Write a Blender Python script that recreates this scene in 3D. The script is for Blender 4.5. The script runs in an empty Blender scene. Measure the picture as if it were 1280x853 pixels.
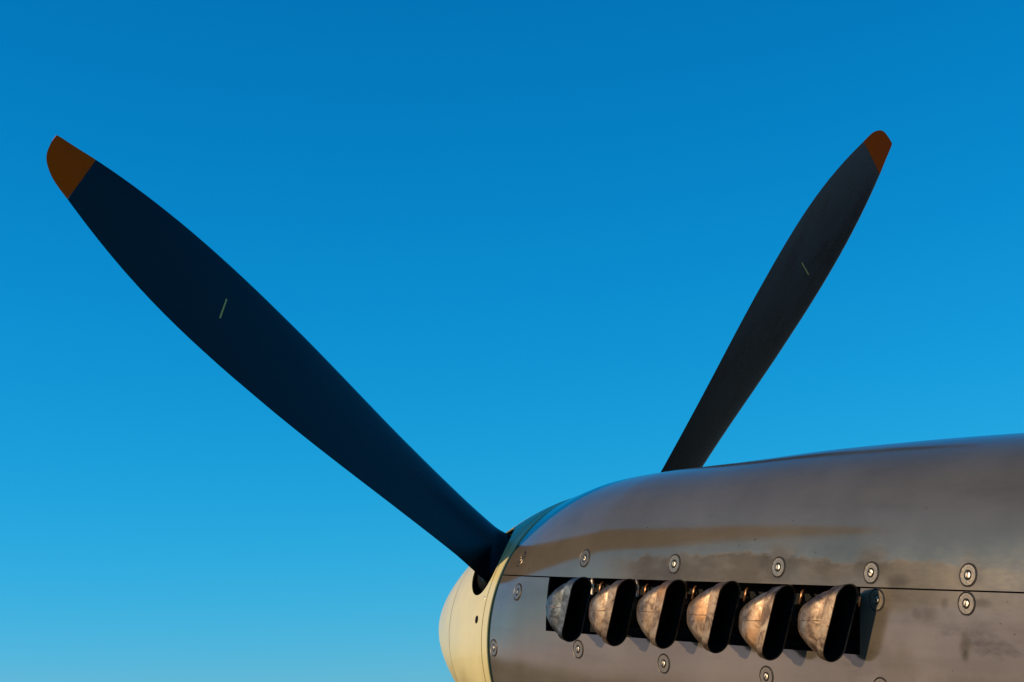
import bpy, math, random
from mathutils import Vector, Matrix
import numpy as np

random.seed(7)
scene = bpy.context.scene
col = scene.collection
R = math.radians

# ------------------------------------------------------------------ frame
# Aircraft frame: X forward, Y port, Z up, origin at the propeller hub.
PITCH, HUB_H = 7.0, 2.15
A = Matrix.Translation((0, 0, HUB_H)) @ Matrix.Rotation(R(-PITCH), 4, 'Y')

# ------------------------------------------------------------------ camera
cam_d = bpy.data.cameras.new('camera')
cam = bpy.data.objects.new('camera', cam_d)
col.objects.link(cam)
scene.camera = cam
cam_d.sensor_width = 36.0
cam_d.lens = 2442.7 / 1280 * 36
cam_d.clip_start, cam_d.clip_end = 0.05, 20000
caz, cpi, cro = R(-32.944), R(6.214), R(0.862)
d = Vector((math.cos(caz) * math.cos(cpi), math.sin(caz) * math.cos(cpi), math.sin(cpi)))
r = d.cross(Vector((0, 0, 1))).normalized()
u = r.cross(d)
r, u = math.cos(cro) * r + math.sin(cro) * u, -math.sin(cro) * r + math.cos(cro) * u
cm = Matrix((r, u, -d)).transposed().to_4x4()
cm.translation = Vector((-3.8829, 2.7182, 0.1936))
cam.matrix_world = A @ cm

# ------------------------------------------------------------------ light
sun_dir = (A.to_3x3() @ Vector((0.56, 1.0, 0.19))).normalized()      # towards the sun
sun_d = bpy.data.lights.new('sun', 'SUN')
sun_d.energy, sun_d.angle, sun_d.color = 3.4, R(0.6), (1.0, 0.79, 0.49)
sun = bpy.data.objects.new('sun', sun_d)
col.objects.link(sun)
sun.rotation_euler = sun_dir.to_track_quat('Z', 'Y').to_euler()
sun.location = sun_dir * 30

world = bpy.data.worlds.new('World')
scene.world = world
world.use_nodes = True
wn, wl = world.node_tree.nodes, world.node_tree.links
wn.clear()
sky = wn.new('ShaderNodeTexSky')
sky.sky_type = 'NISHITA'
sky.sun_disc = False
sky.sun_elevation = math.asin(sun_dir.z)
sky.sun_rotation = math.atan2(sun_dir.x, sun_dir.y)
sky.altitude = 1200
sky.air_density, sky.dust_density, sky.ozone_density = 1.0, 0.7, 3.0
# one overall grade of the sky's colour (deep, saturated blue): each channel gets its own gain and gamma
SKY_STRENGTH = 0.15
sep = wn.new('ShaderNodeSeparateColor')
comb = wn.new('ShaderNodeCombineColor')
wl.new(sky.outputs[0], sep.inputs[0])
for ch, (gain, knee, p_) in enumerate(((.84, .74, 3.5), (.97, .62, 1.35), (1.16, .47, 1.8))):
    # c' = gain * c^p / (c^p + knee^p): a film-like curve for each channel
    def wmath(op, a, b):
        n_ = wn.new('ShaderNodeMath')
        n_.operation = op
        for sock, v in zip(n_.inputs, (a, b)):
            if isinstance(v, float):
                sock.default_value = v
            else:
                wl.new(v, sock)
        return n_.outputs[0]
    cp = wmath('POWER', sep.outputs[ch], float(p_))
    fr = wmath('DIVIDE', cp, wmath('ADD', cp, float((knee / SKY_STRENGTH) ** p_)))
    wl.new(wmath('MULTIPLY', fr, float(gain / SKY_STRENGTH)), comb.inputs[ch])
bg = wn.new('ShaderNodeBackground')
bg.inputs['Strength'].default_value = SKY_STRENGTH
wo = wn.new('ShaderNodeOutputWorld')
wl.new(comb.outputs[0], bg.inputs['Color'])
wl.new(bg.outputs[0], wo.inputs['Surface'])

scene.view_settings.view_transform = 'Standard'
scene.view_settings.look = 'None'
scene.view_settings.exposure = 0.0
scene.view_settings.gamma = 1.0
scene.view_settings.use_curve_mapping = False
scene.render.engine = 'CYCLES'
scene.cycles.max_bounces = 8

# ------------------------------------------------------------------ materials
class NT:
    def __init__(self, name):
        self.m = bpy.data.materials.new(name)
        self.m.use_nodes = True
        self.n, self.l = self.m.node_tree.nodes, self.m.node_tree.links
        self.b = self.n['Principled BSDF']
        self.tc = self.n.new('ShaderNodeTexCoord')

    def put(self, sock, v):
        if isinstance(v, bpy.types.NodeSocket):
            self.l.new(v, sock)
        elif isinstance(v, (tuple, list)) and len(v) == 3 and sock.type == 'RGBA':
            sock.default_value = (*v, 1)
        else:
            sock.default_value = v

    def set(self, **k):
        for a, v in k.items():
            self.put(self.b.inputs[a.replace('_', ' ')], v)
        return self

    def mapped(self, scale=(1, 1, 1), loc=(0, 0, 0)):
        m = self.n.new('ShaderNodeMapping')
        m.inputs['Scale'].default_value = scale
        m.inputs['Location'].default_value = loc
        self.l.new(self.tc.outputs['Object'], m.inputs[0])
        return m.outputs[0]

    def noise(self, scale, detail=4, rough=.55, vec=None, dist=0):
        t = self.n.new('ShaderNodeTexNoise')
        t.inputs['Scale'].default_value = scale
        t.inputs['Detail'].default_value = detail
        t.inputs['Roughness'].default_value = rough
        t.inputs['Distortion'].default_value = dist
        self.l.new(vec or self.tc.outputs['Object'], t.inputs['Vector'])
        return t.outputs['Fac']

    def rng(self, v, a, b, c=0., e=1.):
        t = self.n.new('ShaderNodeMapRange')
        t.interpolation_type = 'SMOOTHSTEP'
        self.put(t.inputs[0], v)
        for i, x in enumerate((a, b, c, e)):
            t.inputs[i + 1].default_value = x
        return t.outputs[0]

    def math(self, op, a, b=0.):
        t = self.n.new('ShaderNodeMath')
        t.operation = op
        self.put(t.inputs[0], a)
        self.put(t.inputs[1], b)
        return t.outputs[0]

    def mix(self, f, a, b):
        t = self.n.new('ShaderNodeMix')
        t.data_type = 'RGBA'
        self.put(t.inputs[0], f)
        self.put(t.inputs[6], a)
        self.put(t.inputs[7], b)
        return t.outputs[2]

    def xyz(self):
        t = self.n.new('ShaderNodeSeparateXYZ')
        self.l.new(self.tc.outputs['Object'], t.inputs[0])
        return t.outputs

    def bump(self, h, strength=.2, dist=.002):
        t = self.n.new('ShaderNodeBump')
        t.inputs['Strength'].default_value = strength
        t.inputs['Distance'].default_value = dist
        self.put(t.inputs['Height'], h)
        self.put(self.b.inputs['Normal'], t.outputs[0])
        return self


def mat_cowl():
    t = NT('weathered_cowl_metal')
    big = t.noise(3.0, 5, .6)
    streak = t.noise(9.0, 5, .6, t.mapped((.35, 1, 2.2)))
    fine = t.noise(160, 3, .6, t.mapped((.3, 1, 1)))
    c = t.mix(t.rng(big, .3, .7), (.205, .158, .111), (.275, .213, .152))
    c = t.mix(t.math('MULTIPLY', t.rng(streak, .45, .75), .35), c, (.14, .105, .072))
    # soot that the exhausts have blown along the lower edge of the top panel
    x, y, z = t.xyz()
    edge = t.math('ADD', z, t.math('MULTIPLY', t.math('SUBTRACT', t.noise(7, 6, .65, t.mapped((.6, 1, 1))), .5), .10))
    s = t.math('MULTIPLY', t.rng(edge, .200, .188), t.rng(edge, .10, .13))
    s = t.math('MULTIPLY', s, t.math('MULTIPLY', t.rng(x, -.60, -.80), t.rng(x, -1.9, -1.40)))
    s = t.math('MULTIPLY', s, t.rng(t.noise(14, 5, .6, t.mapped((.4, 1, 1))), .30, .62, .45, 1.))
    c = t.mix(t.math('MULTIPLY', s, .78), c, (.040, .030, .021))
    # smoky patches behind the last stack
    pt = t.rng(t.noise(6, 6, .7, t.mapped((.5, 1, 1.3), (3.1, 0, 1.7))), .52, .70)
    pt = t.math('MULTIPLY', pt, t.math('MULTIPLY', t.rng(x, -1.25, -1.55), t.rng(z, .16, .05)))
    c = t.mix(t.math('MULTIPLY', pt, .75), c, (.05, .04, .032))
    # dirt caught round some fasteners, and single smudges further aft
    wob = t.math('MULTIPLY', t.math('SUBTRACT', t.noise(38, 5, .65), .5), .05)
    for fx, fz, rx, rz, amt in ((1.19, .186, .060, .036, .8), (1.434, .186, .045, .030, .75), (.880, .170, .05, .03, .45),
                                (1.50, .158, .030, .012, .8), (1.655, .056, .014, .026, .8), (1.655, .045, .008, .010, .9), (1.572, .104, .022, .012, .65),
                                (1.545, .106, .013, .010, .6), (1.690, .128, .026, .008, .7), (1.61, .125, .010, .012, .5), (1.66, .175, .032, .028, .4),
                                (1.72, -.02, .16, .035, .55), (1.50, .02, .05, .05, .35)):
        du = t.math('DIVIDE', t.math('ADD', x, fx), rx)
        dv = t.math('DIVIDE', t.math('SUBTRACT', z, fz), rz)
        dd = t.math('SQRT', t.math('ADD', t.math('MULTIPLY', du, du), t.math('MULTIPLY', dv, dv)))
        dd = t.math('ADD', dd, t.math('MULTIPLY', wob, 26.))
        st_ = t.math('MULTIPLY', t.rng(dd, 1.35, .25), amt * .75)
        st_ = t.math('MULTIPLY', st_, t.rng(y, .1, .2))
        c = t.mix(st_, c, (.032, .024, .017))
        s = t.math('MAXIMUM', s, st_)
    rgh = t.math('ADD', t.rng(big, .2, .8, .10, .17), t.math('MULTIPLY', t.rng(fine, .3, .8), .03))
    rgh = t.math('ADD', rgh, t.math('MULTIPLY', s, .16))
    sp = t.math('MULTIPLY', t.rng(t.noise(95, 2, .5), .735, .76), t.rng(t.noise(4, 2), .45, .6))
    c = t.mix(t.math('MULTIPLY', sp, .8), c, (.03, .024, .02))
    t.set(Base_Color=c, Metallic=t.math('SUBTRACT', .54, t.math('MULTIPLY', s, .34)), Roughness=rgh,
          Specular_IOR_Level=t.math('SUBTRACT', .35, t.math('MULTIPLY', s, .22)))
    wav = t.noise(2.4, 2, .5)
    t.bump(t.math('ADD', t.math('MULTIPLY', wav, 1.), t.math('MULTIPLY', fine, .002)), .25, .010)
    return t.m


def mat_simple(name, colr, metal=0., rough=.5, var=.15, scale=30, bump=0., coat=0., spec=.5):
    t = NT(name)
    n = t.noise(scale, 5, .6)
    lo = tuple(v * (1 - var) for v in colr)
    hi = tuple(min(1, v * (1 + var)) for v in colr)
    t.set(Base_Color=t.mix(t.rng(n, .3, .7), lo, hi), Metallic=metal,
          Roughness=t.rng(n, .2, .8, rough * .85, min(1, rough * 1.15)), Coat_Weight=coat, Specular_IOR_Level=spec)
    if bump:
        t.bump(n, bump, .001)
    return t.m


def mat_spinner():
    t = NT('cream_spinner_paint')
    x, y, z = t.xyz()
    n = t.noise(5, 6, .65)
    c = t.mix(t.rng(n, .35, .7), (.70, .555, .235), (.77, .62, .285))
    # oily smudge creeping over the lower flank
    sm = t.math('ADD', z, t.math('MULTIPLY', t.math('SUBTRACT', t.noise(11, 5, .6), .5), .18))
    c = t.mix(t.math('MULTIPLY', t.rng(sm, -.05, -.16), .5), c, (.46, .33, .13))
    c = t.mix(t.math('MULTIPLY', t.rng(t.noise(55, 4, .7), .62, .75), .35), c, (.45, .36, .2))
    t.set(Base_Color=c, Roughness=t.rng(n, .2, .8, .30, .44), Coat_Weight=.2)
    t.bump(t.noise(3, 2), .15, .006)
    return t.m


def mat_stack(name, k, tint):
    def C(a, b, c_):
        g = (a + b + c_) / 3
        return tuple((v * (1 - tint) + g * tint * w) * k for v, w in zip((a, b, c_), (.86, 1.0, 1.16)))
    t = NT(name)
    oi = t.n.new('ShaderNodeObjectInfo')
    mp = t.n.new('ShaderNodeVectorMath')
    mp.operation = 'ADD'
    t.l.new(t.tc.outputs['Object'], mp.inputs[0])
    sc = t.n.new('ShaderNodeVectorMath')
    sc.operation = 'SCALE'
    t.l.new(oi.outputs['Random'], sc.inputs['Scale'])
    sc.inputs[0].default_value = (9, 5, 7)
    t.l.new(sc.outputs[0], mp.inputs[1])
    v = mp.outputs[0]
    a, b, f = t.noise(16, 5, .65, v, .6), t.noise(34, 5, .7, v, .8), t.noise(150, 4, .6, v)
    c = t.mix(t.rng(a, .35, .65), C(.36, .22, .14), C(.70, .46, .29))
    c = t.mix(t.math('MULTIPLY', t.rng(b, .50, .72), .75), c, C(.80, .66, .50))
    c = t.mix(t.math('MULTIPLY', t.rng(b, .54, .38), .85), c, C(.11, .055, .03))
    c = t.mix(t.math('MULTIPLY', t.rng(t.noise(10, 3, .5, v), .52, .68), .75), c, C(.72, .33, .12))
    t.set(Base_Color=c, Metallic=.65, Roughness=t.rng(f, .2, .8, .36, .54))
    t.bump(t.math('ADD', t.math('MULTIPLY', f, .25), b), .12, .002)
    return t.m


def mat_blade():
    t = NT('satin_black_blade_paint')
    n, f = t.noise(4, 4, .55), t.noise(220, 3, .7)
    c = t.mix(t.rng(n, .3, .7), (.005, .0055, .0065), (.009, .0095, .0105))
    c = t.mix(t.math('MULTIPLY', t.rng(f, .70, .78), .5), c, (.05, .05, .048))
    t.set(Base_Color=c, Roughness=t.rng(t.noise(9, 5, .65, t.mapped((1, 1, .35))), .3, .7, .20, .36), Specular_IOR_Level=.30)
    t.bump(t.noise(60, 3), .05, .001)
    return t.m


def mat_ground():
    t = NT('dry_airfield_grass')
    a, b = t.noise(.05, 5, .6), t.noise(2.5, 6, .7)
    c = t.mix(t.rng(a, .35, .65), (.19, .13, .062), (.25, .175, .09))
    c = t.mix(t.math('MULTIPLY', t.rng(b, .4, .7), .5), c, (.11, .085, .038))
    t.set(Base_Color=c, Roughness=.9)
    t.bump(b, .5, .05)
    return t.m


M = dict(
    cowl=mat_cowl(), spinner=mat_spinner(), stack=mat_stack('heat_tinted_exhaust_steel', .36, 0.), stack_shaded=mat_stack('shade_tinted_exhaust_steel', .25, .95), blade=mat_blade(), ground=mat_ground(),
    tip=mat_simple('orange_yellow_tip_paint', (.98, .085, .001), 0, .8, .06, 14, spec=.08),
    stripe=mat_simple('pale_yellow_marking_paint', (.97, .56, .16), 0, .7, .1, 200, spec=.1),
    soot=mat_simple('sooty_black_bore', (.006, .0055, .005), 0, .95, .3, 60, spec=.1),
    dark=mat_simple('dark_engine_metal', (.012, .011, .010), 0, .7, .5, 25, .3, spec=.1),
    gap=mat_simple('black_joint_and_recess_shade', (.006, .006, .006), 0, .8, .2, 40, spec=.08),  # near-black for joints; on shank and hub it stands for shade in cut-outs
    plate=mat_simple('scuffed_fastener_metal', (.20, .154, .108), .55, .25, .15, 180, .15),
    ring=mat_simple('worn_fastener_rim', (.14, .105, .078), .6, .4, .3, 220, .1),
    stud=mat_simple('bright_fastener_stud', (.40, .32, .24), .85, .34, .12, 300, .2),
    copper=mat_simple('oily_copper_fitting', (.52, .24, .11), .9, .38, .35, 90, .2),
    steel=mat_simple('plated_steel_fitting', (.68, .55, .40), .95, .32, .2, 120, .2),
    lead=mat_simple('braided_ignition_lead', (.10, .07, .05), .4, .5, .5, 300, .5),
)

# ------------------------------------------------------------------ helpers
def link(name, me, mat, parent):
    o = bpy.data.objects.new(name, me)
    col.objects.link(o)
    if mat is not None and not me.materials:
        me.materials.append(mat)
    o.parent = parent
    return o


def mesh(name, V, F, smooth=True, sharp=None):
    me = bpy.data.meshes.new(name)
    me.from_pydata([tuple(v) for v in V], [], F)
    me.validate()
    me.update()
    import bmesh
    bm = bmesh.new()
    bm.from_mesh(me)
    bmesh.ops.remove_doubles(bm, verts=bm.verts, dist=1e-6)
    bmesh.ops.recalc_face_normals(bm, faces=bm.faces)
    bm.to_mesh(me)
    bm.free()
    if smooth:
        me.shade_smooth()
        if sharp:
            me.set_sharp_from_angle(angle=R(sharp))
    return me


def loft(rings, close=True, cap0=False, cap1=False):
    n = len(rings[0])
    V, F = [], []
    for q in rings:
        V += q
    for i in range(len(rings) - 1):
        for j in range(n if close else n - 1):
            k = (j + 1) % n
            F.append((i * n + j, i * n + k, (i + 1) * n + k, (i + 1) * n + j))
    if cap0:
        F.append(tuple(range(n))[::-1])
    if cap1:
        F.append(tuple(range((len(rings) - 1) * n, len(rings) * n)))
    return V, F


def tube(path, rad, n=8, caps=True):
    P = [Vector(q) for q in path]
    rings = []
    for i, q in enumerate(P):
        t = (P[min(i + 1, len(P) - 1)] - P[max(i - 1, 0)]).normalized()
        a = t.orthogonal().normalized() if i == 0 else (pa - t * pa.dot(t)).normalized()
        pa = a
        b = t.cross(a)
        rr = rad[i] if isinstance(rad, (list, tuple)) else rad
        rings.append([q + rr * (math.cos(2 * math.pi * k / n) * a + math.sin(2 * math.pi * k / n) * b) for k in range(n)])
    return loft(rings, True, caps, caps)


def pch(x, X, Y):
    X, Y = np.asarray(X, float), np.asarray(Y, float)
    h = np.diff(X)
    dl = np.diff(Y) / h
    m = np.zeros(len(X))
    m[0], m[-1] = dl[0], dl[-1]
    for i in range(1, len(X) - 1):
        if dl[i - 1] * dl[i] > 0:
            a, b = 2 * h[i] + h[i - 1], h[i] + 2 * h[i - 1]
            m[i] = (a + b) / (a / dl[i - 1] + b / dl[i])
    i = int(np.clip(np.searchsorted(X, x) - 1, 0, len(h) - 1))
    t = (x - X[i]) / h[i]
    return float((2 * t**3 - 3 * t**2 + 1) * Y[i] + (t**3 - 2 * t**2 + t) * h[i] * m[i]
                 + (-2 * t**3 + 3 * t**2) * Y[i + 1] + (t**3 - t**2) * h[i] * m[i + 1])


# ------------------------------------------------------------------ ground
gm = mesh('ground', [(-6000, -6000, 0), (6000, -6000, 0), (6000, 6000, 0), (-6000, 6000, 0)], [(0, 1, 2, 3)], False)
ground = link('ground', gm, M['ground'], None)
ground['kind'] = 'structure'
ground['label'] = 'dry grass airfield out of view below the aeroplane'

# ------------------------------------------------------------------ airplane
plane = bpy.data.objects.new('airplane', None)
col.objects.link(plane)
plane.matrix_world = A
plane['label'] = 'nose of a bare metal propeller aeroplane with cream spinner, black blades and exhaust stacks'
plane['category'] = 'airplane'

# ---- cowl surface: x is the distance behind the hub (positive aft)
KX = [.154, .2, .26, .34, .45, .6, .8, 1.1, 1.5, 2.0, 2.6]
KH = [.349, .3545, .3623, .3717, .3784, .3843, .3933, .4099, .4193, .4215, .4235]
WX = [.154, .3, .5, .8, 1.2, 2.0, 2.6]
WY = [.349, .372, .388, .397, .403, .42, .43]
BX = [.154, .3, .6, 1.2, 2.0, 2.6]
BY = [.349, .385, .44, .52, .58, .60]


def cowl_par(x):
    k = min(1, max(0, (x - .154) / .45))
    z0 = .06 * k                                   # height of the widest line
    return pch(x, KX, KH) - z0, pch(x, WX, WY), pch(x, BX, BY) + z0, 2 + 1.0 * k, z0


def cowl_th(x, th, side=1):
    h, w, b, n, z0 = cowl_par(x)
    c, s = math.cos(th), abs(math.sin(th))
    z = (h if c >= 0 else -b) * abs(c) ** (2 / n)
    return Vector((-x, side * w * s ** (2 / n), z0 + z))


def th_of_z(x, z):
    h, w, b, n, z0 = cowl_par(x)
    z -= z0
    if z >= 0:
        return math.acos(min(1, (z / h) ** (n / 2)))
    return math.pi - math.acos(min(1, (-z / b) ** (n / 2)))


def cowl_z(x, z, side=1):
    return cowl_th(x, th_of_z(x, z), side)


def cowl_n(x, z, side=1):
    e = .004
    a = cowl_z(x + e, z, side) - cowl_z(x - e, z, side)
    b = cowl_z(x, z + e, side) - cowl_z(x, z - e, side)
    nn = a.cross(b).normalized()
    return nn if nn.y * side > 0 else -nn


SEAM, OPEN_LO, OPEN_F, OPEN_A = .146, .033, .428, 1.410
X_END = 2.6


def xs_list(a, b, marks=()):
    L = [a]
    x = a
    while x < b - 1e-6:
        x += .008 if x < .3 else (.02 if x < .6 else .05)
        L.append(min(x, b))
    L = sorted(set([round(v, 5) for v in L] + [m for m in marks if a < m < b]))
    out = [L[0]]
    for v in L[1:]:
        if v - out[-1] > .003 or v in marks:
            out.append(v)
    return out


def solid(o, t=.0028):
    m = o.modifiers.new('thickness', 'SOLIDIFY')
    m.thickness, m.offset = t, -1
    m.use_even_offset = True
    bpy.context.view_layer.update()
    me = bpy.data.meshes.new_from_object(o.evaluated_get(bpy.context.evaluated_depsgraph_get()))
    o.modifiers.clear()
    me.name = o.data.name
    o.data = me
    me.shade_smooth()
    me.set_sharp_from_angle(angle=R(40))
    return o


def orient_out(me):
    # open shells: make every normal point away from the fuselage axis
    import bmesh
    bm = bmesh.new()
    bm.from_mesh(me)
    s = 0
    for f in bm.faces:
        c = f.calc_center_median()
        s += f.normal.dot(Vector((0, c.y, c.z - .0)))
    if s < 0:
        bmesh.ops.reverse_faces(bm, faces=bm.faces)
    bm.to_mesh(me)
    bm.free()
    me.update()
    return me


def lip(x):
    # rolled front edge of the cowl
    return 0.


# top panel, from seam to seam over the spine
xs = xs_list(.154, X_END)
rows = []
NTH = 44
for x in xs:
    tp = th_of_z(x, SEAM + .0013)
    row = [cowl_th(x, tp * (1 - k / NTH), 1) for k in range(NTH)] + [cowl_th(x, tp * k / NTH, -1) for k in range(NTH + 1)]
    rows.append(row)
V, F = loft(rows, False)
upper = solid(link('upper_cowling', orient_out(mesh('upper_cowling', V, F)), M['cowl'], plane))
upper['label'] = 'curved bare metal top cowling panel with soot along its lower edge'

# side panels with the exhaust opening, then the belly panel
LOW = -.30


def side_panel(side):
    xs = xs_list(.154, X_END, (OPEN_F, OPEN_A))
    zs = [SEAM - .0013] + [SEAM - .0013 - (SEAM - .0013 - OPEN_LO) * k / 6 for k in range(1, 7)]
    zs += [OPEN_LO + (LOW - OPEN_LO) * k / 16 for k in range(1, 17)]
    V = [cowl_z(x, z, side) for x in xs for z in zs]
    n = len(zs)
    F = []
    for i in range(len(xs) - 1):
        for j in range(n - 1):
            if OPEN_F - 1e-6 <= xs[i] and xs[i + 1] <= OPEN_A + 1e-6 and j < 6:
                continue
            F.append((i * n + j, i * n + j + 1, (i + 1) * n + j + 1, (i + 1) * n + j))
    return solid(link('side_cowling', orient_out(mesh('side_cowling', V, F)), M['cowl'], plane))


side_p = side_panel(1)
side_p['label'] = 'port side cowling panel cut away around the exhaust stacks'
side_s = side_panel(-1)
side_s['label'] = 'far side cowling panel'
rows = []
for x in xs:
    t0 = th_of_z(x, LOW - .003)
    row = [cowl_th(x, t0 + (math.pi - t0) * k / 20, 1) for k in range(20)] + [cowl_th(x, math.pi - (math.pi - t0) * k / 20, -1) for k in range(21)]
    rows.append(row)
V, F = loft(rows, False)
solid(link('lower_cowling', orient_out(mesh('lower_cowling', V, F)), M['cowl'], plane))

# bulkheads that close the shell in front and behind
for nm, x, ins in (('firewall', X_END - .01, .004), ('front_bulkhead', .168, .004)):
    ring = []
    for side, rng in ((1, range(0, 41)), (-1, range(39, 0, -1))):
        for k in rng:
            q = cowl_th(x, math.pi * k / 40, side)
            ring.append(Vector((q.x, q.y * (1 - ins / .4), q.z * (1 - ins / .4))))
    link(nm, mesh(nm, ring + [q + Vector((-.006, 0, 0)) for q in ring],
                  [tuple(range(len(ring))), tuple(range(len(ring), 2 * len(ring)))[::-1]] +
                  [(k, (k + 1) % len(ring), len(ring) + (k + 1) % len(ring), len(ring) + k) for k in range(len(ring))], False), M['gap'], plane)

# ---- engine seen through the opening
def box(c, s, bev=.0):
    cx, cy, cz = c
    a, b, e = s[0] / 2, s[1] / 2, s[2] / 2
    V = [Vector((cx + i * a, cy + j * b, cz + k * e)) for i in (-1, 1) for j in (-1, 1) for k in (-1, 1)]
    return V, [(0, 1, 3, 2), (4, 6, 7, 5), (0, 4, 5, 1), (2, 3, 7, 6), (0, 2, 6, 4), (1, 5, 7, 3)]


ex0, pitch_x, NST = .633, .155, 6
eng = link('engine_block', mesh('engine_block', *box((-.97, .17, .08), (1.20, .24, .36)), False), M['dark'], plane)
hd = link('head_rail', mesh('head_rail', *box((-.95, .335, .172), (1.06, .03, .022)), False), M['dark'], eng)
for k in range(NST):
    xc = -(ex0 - .105 + pitch_x * k)
    fl = link('port_flange', mesh('port_flange', *box((xc, .297, .085), (.10, .014, .105)), False), M['dark'], eng)
for k in range(NST + 1):
    xc = -(ex0 - .155 + pitch_x * k) - .075
    if -xc > OPEN_A - .02 or -xc < OPEN_F + .02:
        continue
    V, F = tube([(xc, .352, .112), (xc, .352, .150)], .0048, 8)
    st_ = link('stud', mesh('stud', V, F, True, 40), M['steel'], eng)
    V, F = tube([(xc, .352, .126), (xc, .352, .134)], .0085, 6)
    link('nut', mesh('nut', V, F, False), M['steel'], eng)
    V, F = tube([(xc + .030, .335, .150), (xc + .026, .350, .138), (xc + .014, .358, .124), (xc + .006, .35, .10)], .0042, 7)
    link('ignition_lead', mesh('ignition_lead', V, F), M['copper'], eng)
    V, F = tube([(xc + .058, .330, .150), (xc + .050, .352, .140), (xc + .046, .352, .118)], .0034, 7)
    link('ignition_lead', mesh('ignition_lead', V, F), M['lead'], eng)
    V, F = tube([(xc - .022, .330, .146), (xc - .030, .352, .132), (xc - .022, .350, .112)], .0036, 7)
    link('ignition_lead', mesh('ignition_lead', V, F), M['copper'], eng)

# ---- exhaust stacks
NR = 36


def stadium(hz, hw):
    out = []
    for k in range(NR):
        t = 2 * math.pi * (k + .5) / NR
        out.append((hw * math.cos(t), (hz - hw) * (1 if math.sin(t) > 0 else -1) + hw * math.sin(t)))
    return out


# stations along the pipe: forward offset, outboard offset, yaw of the section, half height, half width
ST = [(.000, .000, 6, .0660, .0235), (.0215, -.0006, 6, .0628, .0240), (.0232, -.0026, 7, .0588, .0218),
      (.042, -.003, 10, .0530, .0285), (.060, -.0075, 17, .0450, .0310), (.076, -.0155, 30, .0385, .0325),
      (.088, -.028, 48, .0350, .0325), (.095, -.045, 68, .0335, .0325), (.097, -.070, 85, .033, .033), (.097, -.148, 90, .033, .033)]
SH = .36


def stack_rings(off):
    rings = []
    for i, (fx, fy, yaw, hz, hw) in enumerate(ST):
        a = R(yaw)
        w = Vector((-math.sin(a), math.cos(a), 0))        # width axis
        w = Vector((math.sin(a), math.cos(a), 0))
        wgt = max(0, 1 - fx / .085)
        rings.append([Vector((fx, fy, 0)) + w * (p_ * (hw - off) / hw) + Vector((-SH * q_ * wgt, 0, q_ * (hz - off) / hz)) for p_, q_ in stadium(hz, hw)])
    return rings


def stack_meshes():
    o, i_ = stack_rings(0), stack_rings(.0019)
    V, F = loft(o)
    lips = [a_.lerp(b_, .12) for a_, b_ in zip(i_[0], i_[1])]
    n = NR
    base = len(V)
    V = V + i_[0] + lips
    for j in range(n):
        k = (j + 1) % n
        F.append((j, base + j, base + k, k))
        F.append((base + j, base + n + j, base + n + k, base + k))
    body = mesh('exhaust_stack', V, F, True, 38)
    V, F = loft([lips] + i_[1:], True, False, True)
    bore = mesh('bore', V, F)
    # seam where the two pressed halves are welded, on the outboard side
    pts = []
    for q in o[2:7]:
        pts.append((q[0] + q[-1]) * .5 + Vector((0, .0004, .003)))
    V, F = tube(pts, .0006, 6)
    seam = mesh('weld_seam', V, F)
    return body, bore, seam


sb_, bore_, seam_ = stack_meshes()
sb_.materials.append(M['stack'])
jit = [(0, 0, 0), (.002, .5, -.001), (.001, -.8, .001), (-.001, .4, .001), (.003, 1.2, -.0035), (.001, .8, .002)]
for k in range(NST):
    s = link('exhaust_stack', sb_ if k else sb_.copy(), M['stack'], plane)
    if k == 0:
        s.data.materials[0] = M['stack_shaded']  # darker, bluer copy of the stack steel: shade put into its colour
        s['label'] = 'frontmost exhaust stack, tinted blue grey as if in shade'
    dx, rz, dz = jit[k]
    s.location = (-(ex0 + pitch_x * k) + dx, .4475, .0842 + dz)
    s.rotation_euler = (R(rz * .6), R(rz), R(rz))
    link('bore', bore_, M['soot'], s)
    link('weld_seam', seam_, M['stack'], s)

# ---- fasteners along the panel edges
def lathe(prof, n=28, cap=True):
    rings = [[Vector((r_ * math.cos(2 * math.pi * k / n), r_ * math.sin(2 * math.pi * k / n), h_)) for k in range(n)] for r_, h_ in prof]
    return loft(rings, True, False, cap)


f_seat = mesh('seat', *lathe([(.0186, -.002), (.0186, .0001), (.0002, .0001)]), True, 30)
f_plate = mesh('plate', *lathe([(.0168, -.001), (.0168, .0003), (.0164, .0006), (.0086, .0006), (.0080, .0002), (.0080, -.001)], cap=False), True, 30)
f_ring = mesh('ring', *lathe([(.0196, -.001), (.0196, .0004), (.0191, .0007), (.0184, .0004), (.0184, -.001)], cap=False), True, 30)


def stud_half():
    V, F = [], []
    n = 12
    for sg in (1, -1):
        b = len(V)
        prof = [(.0060, 0.), (.0060, .0008), (.0052, .0014), (.0030, .0017)]
        for r_, h_ in prof:
            for k in range(n + 1):
                t = math.pi * k / n
                V.append(Vector((r_ * math.cos(t), sg * (.0010 + r_ * .84 * math.sin(t)), h_)))
        m_ = n + 1
        for i in range(len(prof) - 1):
            for k in range(n):
                F.append((b + i * m_ + k, b + i * m_ + k + 1, b + (i + 1) * m_ + k + 1, b + (i + 1) * m_ + k))
        F.append(tuple(b + (len(prof) - 1) * m_ + k for k in range(m_)))
        for i in range(len(prof) - 1):
            F.append((b + i * m_, b + (i + 1) * m_, b + (i + 1) * m_ + n, b + i * m_ + n))
    return mesh('stud', V, F, True, 30)


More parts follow.
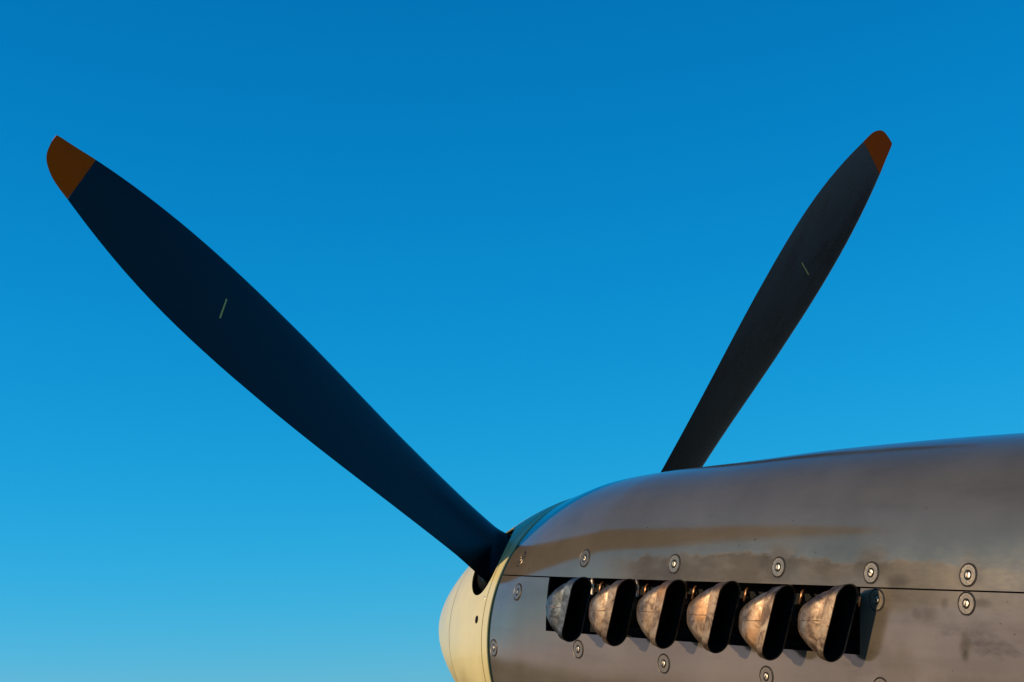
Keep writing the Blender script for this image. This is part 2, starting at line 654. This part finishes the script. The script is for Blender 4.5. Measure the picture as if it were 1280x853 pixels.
f_stud = stud_half()
FAST = [(.248, .182, 25), (.565, .187, -20), (.880, .179, 80), (1.190, .177, 88), (1.434, .171, -28), (1.660, .171, 85),
        (.285, .111, 92), (1.451, .126, -70), (1.659, .126, 70), (.176, -.015, 40), (.558, .001, 88), (.856, -.012, 60),
        (1.163, -.018, 50), (1.46, -.020, 15), (1.70, -.022, 75), (1.91, .170, 20), (1.91, .126, 55)]
for x, z, rot in FAST:
    n_ = cowl_n(x, z)
    up = Vector((0, 0, 1))
    ax = up.cross(n_).normalized()
    ay = n_.cross(ax)
    mm = Matrix((ax, ay, n_)).transposed().to_4x4()
    mm.translation = cowl_z(x, z) + n_ * .0004
    f = link('cowl_fastener', f_plate, M['plate'], plane)
    f.matrix_local = mm
    link('seat', f_seat, M['gap'], f)
    link('ring', f_ring, M['ring'], f)
    s = link('stud', f_stud, M['stud'], f)
    s.rotation_euler = (0, 0, R(rot))

# ---- spinner
XN = .60


def spin_r(x):
    def g(v):
        return max(0., 1 - ((v + .15) / (XN + .15)) ** 1.4) ** .8
    return .339 * g(x) / g(-.1)


def revolve(prof, n=144):
    rings = [[Vector((x, rr * math.sin(2 * math.pi * k / n), rr * math.cos(2 * math.pi * k / n))) for k in range(n)] for x, rr in prof]
    return loft(rings)


BETA_ROOT = 37.0
PH = R(53.15)
L1, L2 = .173, -.102


def radial(ph):
    return Vector((0, math.sin(ph), math.cos(ph))), Vector((0, -math.cos(ph), math.sin(ph)))


def boolean_cut(o, cutters):
    for c in cutters:
        m = o.modifiers.new('cut', 'BOOLEAN')
        m.operation, m.object, m.solver = 'DIFFERENCE', c, 'EXACT'
    bpy.context.view_layer.update()
    dg = bpy.context.evaluated_depsgraph_get()
    me = bpy.data.meshes.new_from_object(o.evaluated_get(dg))
    o.modifiers.clear()
    old = o.data
    o.data = me
    me.name = old.name
    me.shade_smooth()
    me.set_sharp_from_angle(angle=R(35))


t_sh = .003
xsr = [L2 + (L1 - .0030 - L2) * k / 24 for k in range(25)]
prof = [(x, spin_r(x)) for x in xsr] + [(x, spin_r(x) - t_sh) for x in reversed(xsr)]
V, F = revolve(prof + [prof[0]])
shell = link('spinner', mesh('spinner', V, F, True, 35), M['spinner'], plane)
shell['label'] = 'cream painted spinner with cut-outs for the blade roots'
cutters = []
for q in range(4):
    rad, T = radial(PH - q * math.pi / 2)
    b = R(BETA_ROOT)
    ch = math.cos(b) * T + math.sin(b) * Vector((1, 0, 0))
    nn = -math.sin(b) * T + math.cos(b) * Vector((1, 0, 0))
    rg = [[rad * rr + ch * (.120 * math.cos(2 * math.pi * k / 40) - .004) + nn * (.074 * math.sin(2 * math.pi * k / 40)) for k in range(40)] for rr in (.15, .5)]
    V, F = loft(rg, True, True, True)
    c = link('cutter', mesh('cutter', V, F, False), None, plane)
    cutters.append(c)
boolean_cut(shell, cutters)
for c in cutters:
    bpy.data.objects.remove(c)

xc_ = [L1 + .0012 + (XN - L1 - .0030) * (1 - (1 - k / 30) ** 2) for k in range(31)]
prof = [(x, max(spin_r(x), .0004)) for x in xc_]
V, F = revolve(prof, 120)
solid(link('nose_cap', mesh('nose_cap', V, F), M['spinner'], shell), .003)
prof = [(L2 - .0026, spin_r(L2) + .0001), (-.133, .3443), (-.1345, .3428), (-.1345, .30), (L2 - .0026, .30)]
V, F = revolve(prof + [prof[0]])
link('backplate_ring', mesh('backplate_ring', V, F, True, 35), M['spinner'], shell)
# dark hub inside, shows through joints and cut-outs
prof = [(-.150, .30), (-.150, .334), (-.12, .335), (-.094, .331), (-.085, .312), (0., .288), (.08, .262), (.16, .238), (.166, .246), (.182, .244), (.183, .01)]
V, F = revolve(prof, 72)
link('hub', mesh('hub', V, F, True, 35), M['gap'], shell)
# lock screws let into the skin
for x, a in ((-.066, 82.5), (-.066, 262.5), (-.066, 352.5), (-.066, 172.5)):
    rr = spin_r(x)
    e = (spin_r(x + .002) - spin_r(x - .002)) / .004
    out = Vector((0, math.sin(R(a)), math.cos(R(a))))
    n_ = (out - e * Vector((1, 0, 0))).normalized()
    ax = Vector((1, 0, 0)) - n_ * n_.x
    ax.normalize()
    mm = Matrix((ax, n_.cross(ax), n_)).transposed().to_4x4()
    mm.translation = Vector((x, 0, 0)) + out * rr
    h = link('lock_hole', mesh('lock_hole', *lathe([(.0092, -.001), (.0092, .0004), (.0084, .0006), (.0076, .0003), (.0002, .0003)], 20), True, 30), M['gap'], shell)
    h.matrix_local = mm
for a in (56, 74, 108, 126, 240, 300):
    x = L2 + .012
    out = Vector((0, math.sin(R(a)), math.cos(R(a))))
    mm = Matrix((Vector((1, 0, 0)), out.cross(Vector((1, 0, 0))), out)).transposed().to_4x4()
    mm.translation = Vector((x, 0, 0)) + out * (spin_r(x) - .0002)
    h = link('screw', mesh('screw', *lathe([(.0034, -.001), (.0034, .0006), (.0024, .0010), (.0002, .0010)], 14), True, 30), M['stud'], shell)
    h.matrix_local = mm

# ---- blades
BR = [0.3, 0.4, 0.5, 0.6, 0.7, 0.8, 0.9, 1.0, 1.1, 1.2, 1.3, 1.4, 1.5, 1.6, 1.65, 1.675, 1.688, 1.695, 1.7]
BA = [0.0961, 0.0963, 0.0998, 0.1053, 0.1114, 0.1171, 0.1213, 0.1235, 0.1229, 0.1194, 0.1124, 0.1017, 0.0866, 0.0662, 0.0534, 0.0475, 0.0445, 0.0425, 0.0405]
BB = [0.0985, 0.0978, 0.1066, 0.118, 0.1283, 0.1362, 0.1413, 0.1436, 0.1429, 0.1386, 0.1297, 0.1151, 0.0942, 0.0677, 0.0533, 0.0375, 0.0235, 0.008, -0.018]
BBX, BBY = [.3, .6, 1.0, 1.4, 1.7], [37.5, 36.5, 30.4, 22.54, 18.02]
BT = ([.24, .32, .42, .6, .8, 1.0, 1.2, 1.4, 1.6, 1.7], [.15, .105, .080, .062, .048, .038, .029, .0205, .012, .004])
R_TIP = 1.603
NC = 20


def smooth_b(rr):
    return pch(rr, BR, BB)


def section(rr):
    """ring in blade frame: X chord (towards leading edge), Y forward normal before twist is applied, Z radial"""
    a, b = pch(max(rr, .3), BR, BA), smooth_b(max(rr, .3))
    t = pch(rr, *BT)
    c = a + b
    be = R(pch(max(rr, .3), BBX, BBY))
    k = min(1, max(0, (rr - .270) / (.328 - .270)))
    k = k * k * (3 - 2 * k)
    pts = []
    for i in range(2 * NC):
        f = 2 * math.pi * i / (2 * NC)
        uu = (1 + math.cos(f)) / 2                       # 1 at the leading edge
        v = 1 - uu
        thick = (1.48 * math.sqrt(max(v, 0)) - .63 * v - 1.76 * v**2 + 1.42 * v**3 - .51 * v**4)
        yy = t * thick * (.55 if math.sin(f) > 0 else -.45) / .5 * .5
        xx = -b + c * uu
        sx, sy = .078 * math.cos(f), .078 * math.sin(f)
        xx, yy = sx + (xx - sx) * k, sy + (yy - sy) * k
        pts.append(Vector((xx * math.cos(be) - yy * math.sin(be), xx * math.sin(be) + yy * math.cos(be), rr)))
    return pts


rs0 = [.22, .27, .285, .295, .3045]
rs1 = [.305, .315, .325, .335, .345, .36, .39] + [.42 + .04 * i for i in range(28)] + [1.54, 1.57, R_TIP]
rs2 = [R_TIP + .0003, 1.615, 1.63, 1.645, 1.655, 1.665, 1.673, 1.68, 1.685, 1.69, 1.694, 1.697, 1.699, 1.7]
m_body = mesh('blade', *loft([section(v) for v in rs1], True, True, True), True, 60)
m_shank = mesh('shank', *loft([section(v) for v in rs0], True, True, True), True, 60)
m_tip = mesh('tip', *loft([section(v) for v in rs2], True, True, True), True, 60)
# short painted reference stripe on the face seen from behind
sp = []
for rr in (1.1910, 1.1948):
    for s in (-.034, -.006, .024):
        a, b = pch(rr, BR, BA), smooth_b(rr)
        be = R(pch(rr, BBX, BBY))
        uu = (s + b) / (a + b)
        v = 1 - uu
        t = pch(rr, *BT)
        yy = -t * .45 * (1.48 * math.sqrt(v) - .63 * v - 1.76 * v**2 + 1.42 * v**3 - .51 * v**4) - .0006
        sp.append(Vector((s * math.cos(be) - yy * math.sin(be), s * math.sin(be) + yy * math.cos(be), rr + s * .12)))
m_mark = mesh('stripe', sp, [(0, 1, 4, 3), (1, 2, 5, 4)], True)
for q in range(4):
    rad, T = radial(PH - q * math.pi / 2)
    mm = Matrix((T, Vector((1, 0, 0)), rad)).transposed().to_4x4()
    b_ = link('propeller_blade', m_body, M['blade'], plane)
    b_.matrix_local = mm
    b_['label'] = ['black propeller blade reaching up to the left', 'black propeller blade rising behind the cowling',
                   'far lower propeller blade', 'near lower propeller blade'][q]
    tp = link('tip', m_tip, M['tip'], b_)
    tp['label'] = 'orange painted blade tip'
    link('shank', m_shank, M['gap'], b_)  # shade inside the spinner cut-out is put into the shank's colour
    link('stripe', m_mark, M['stripe'], b_)
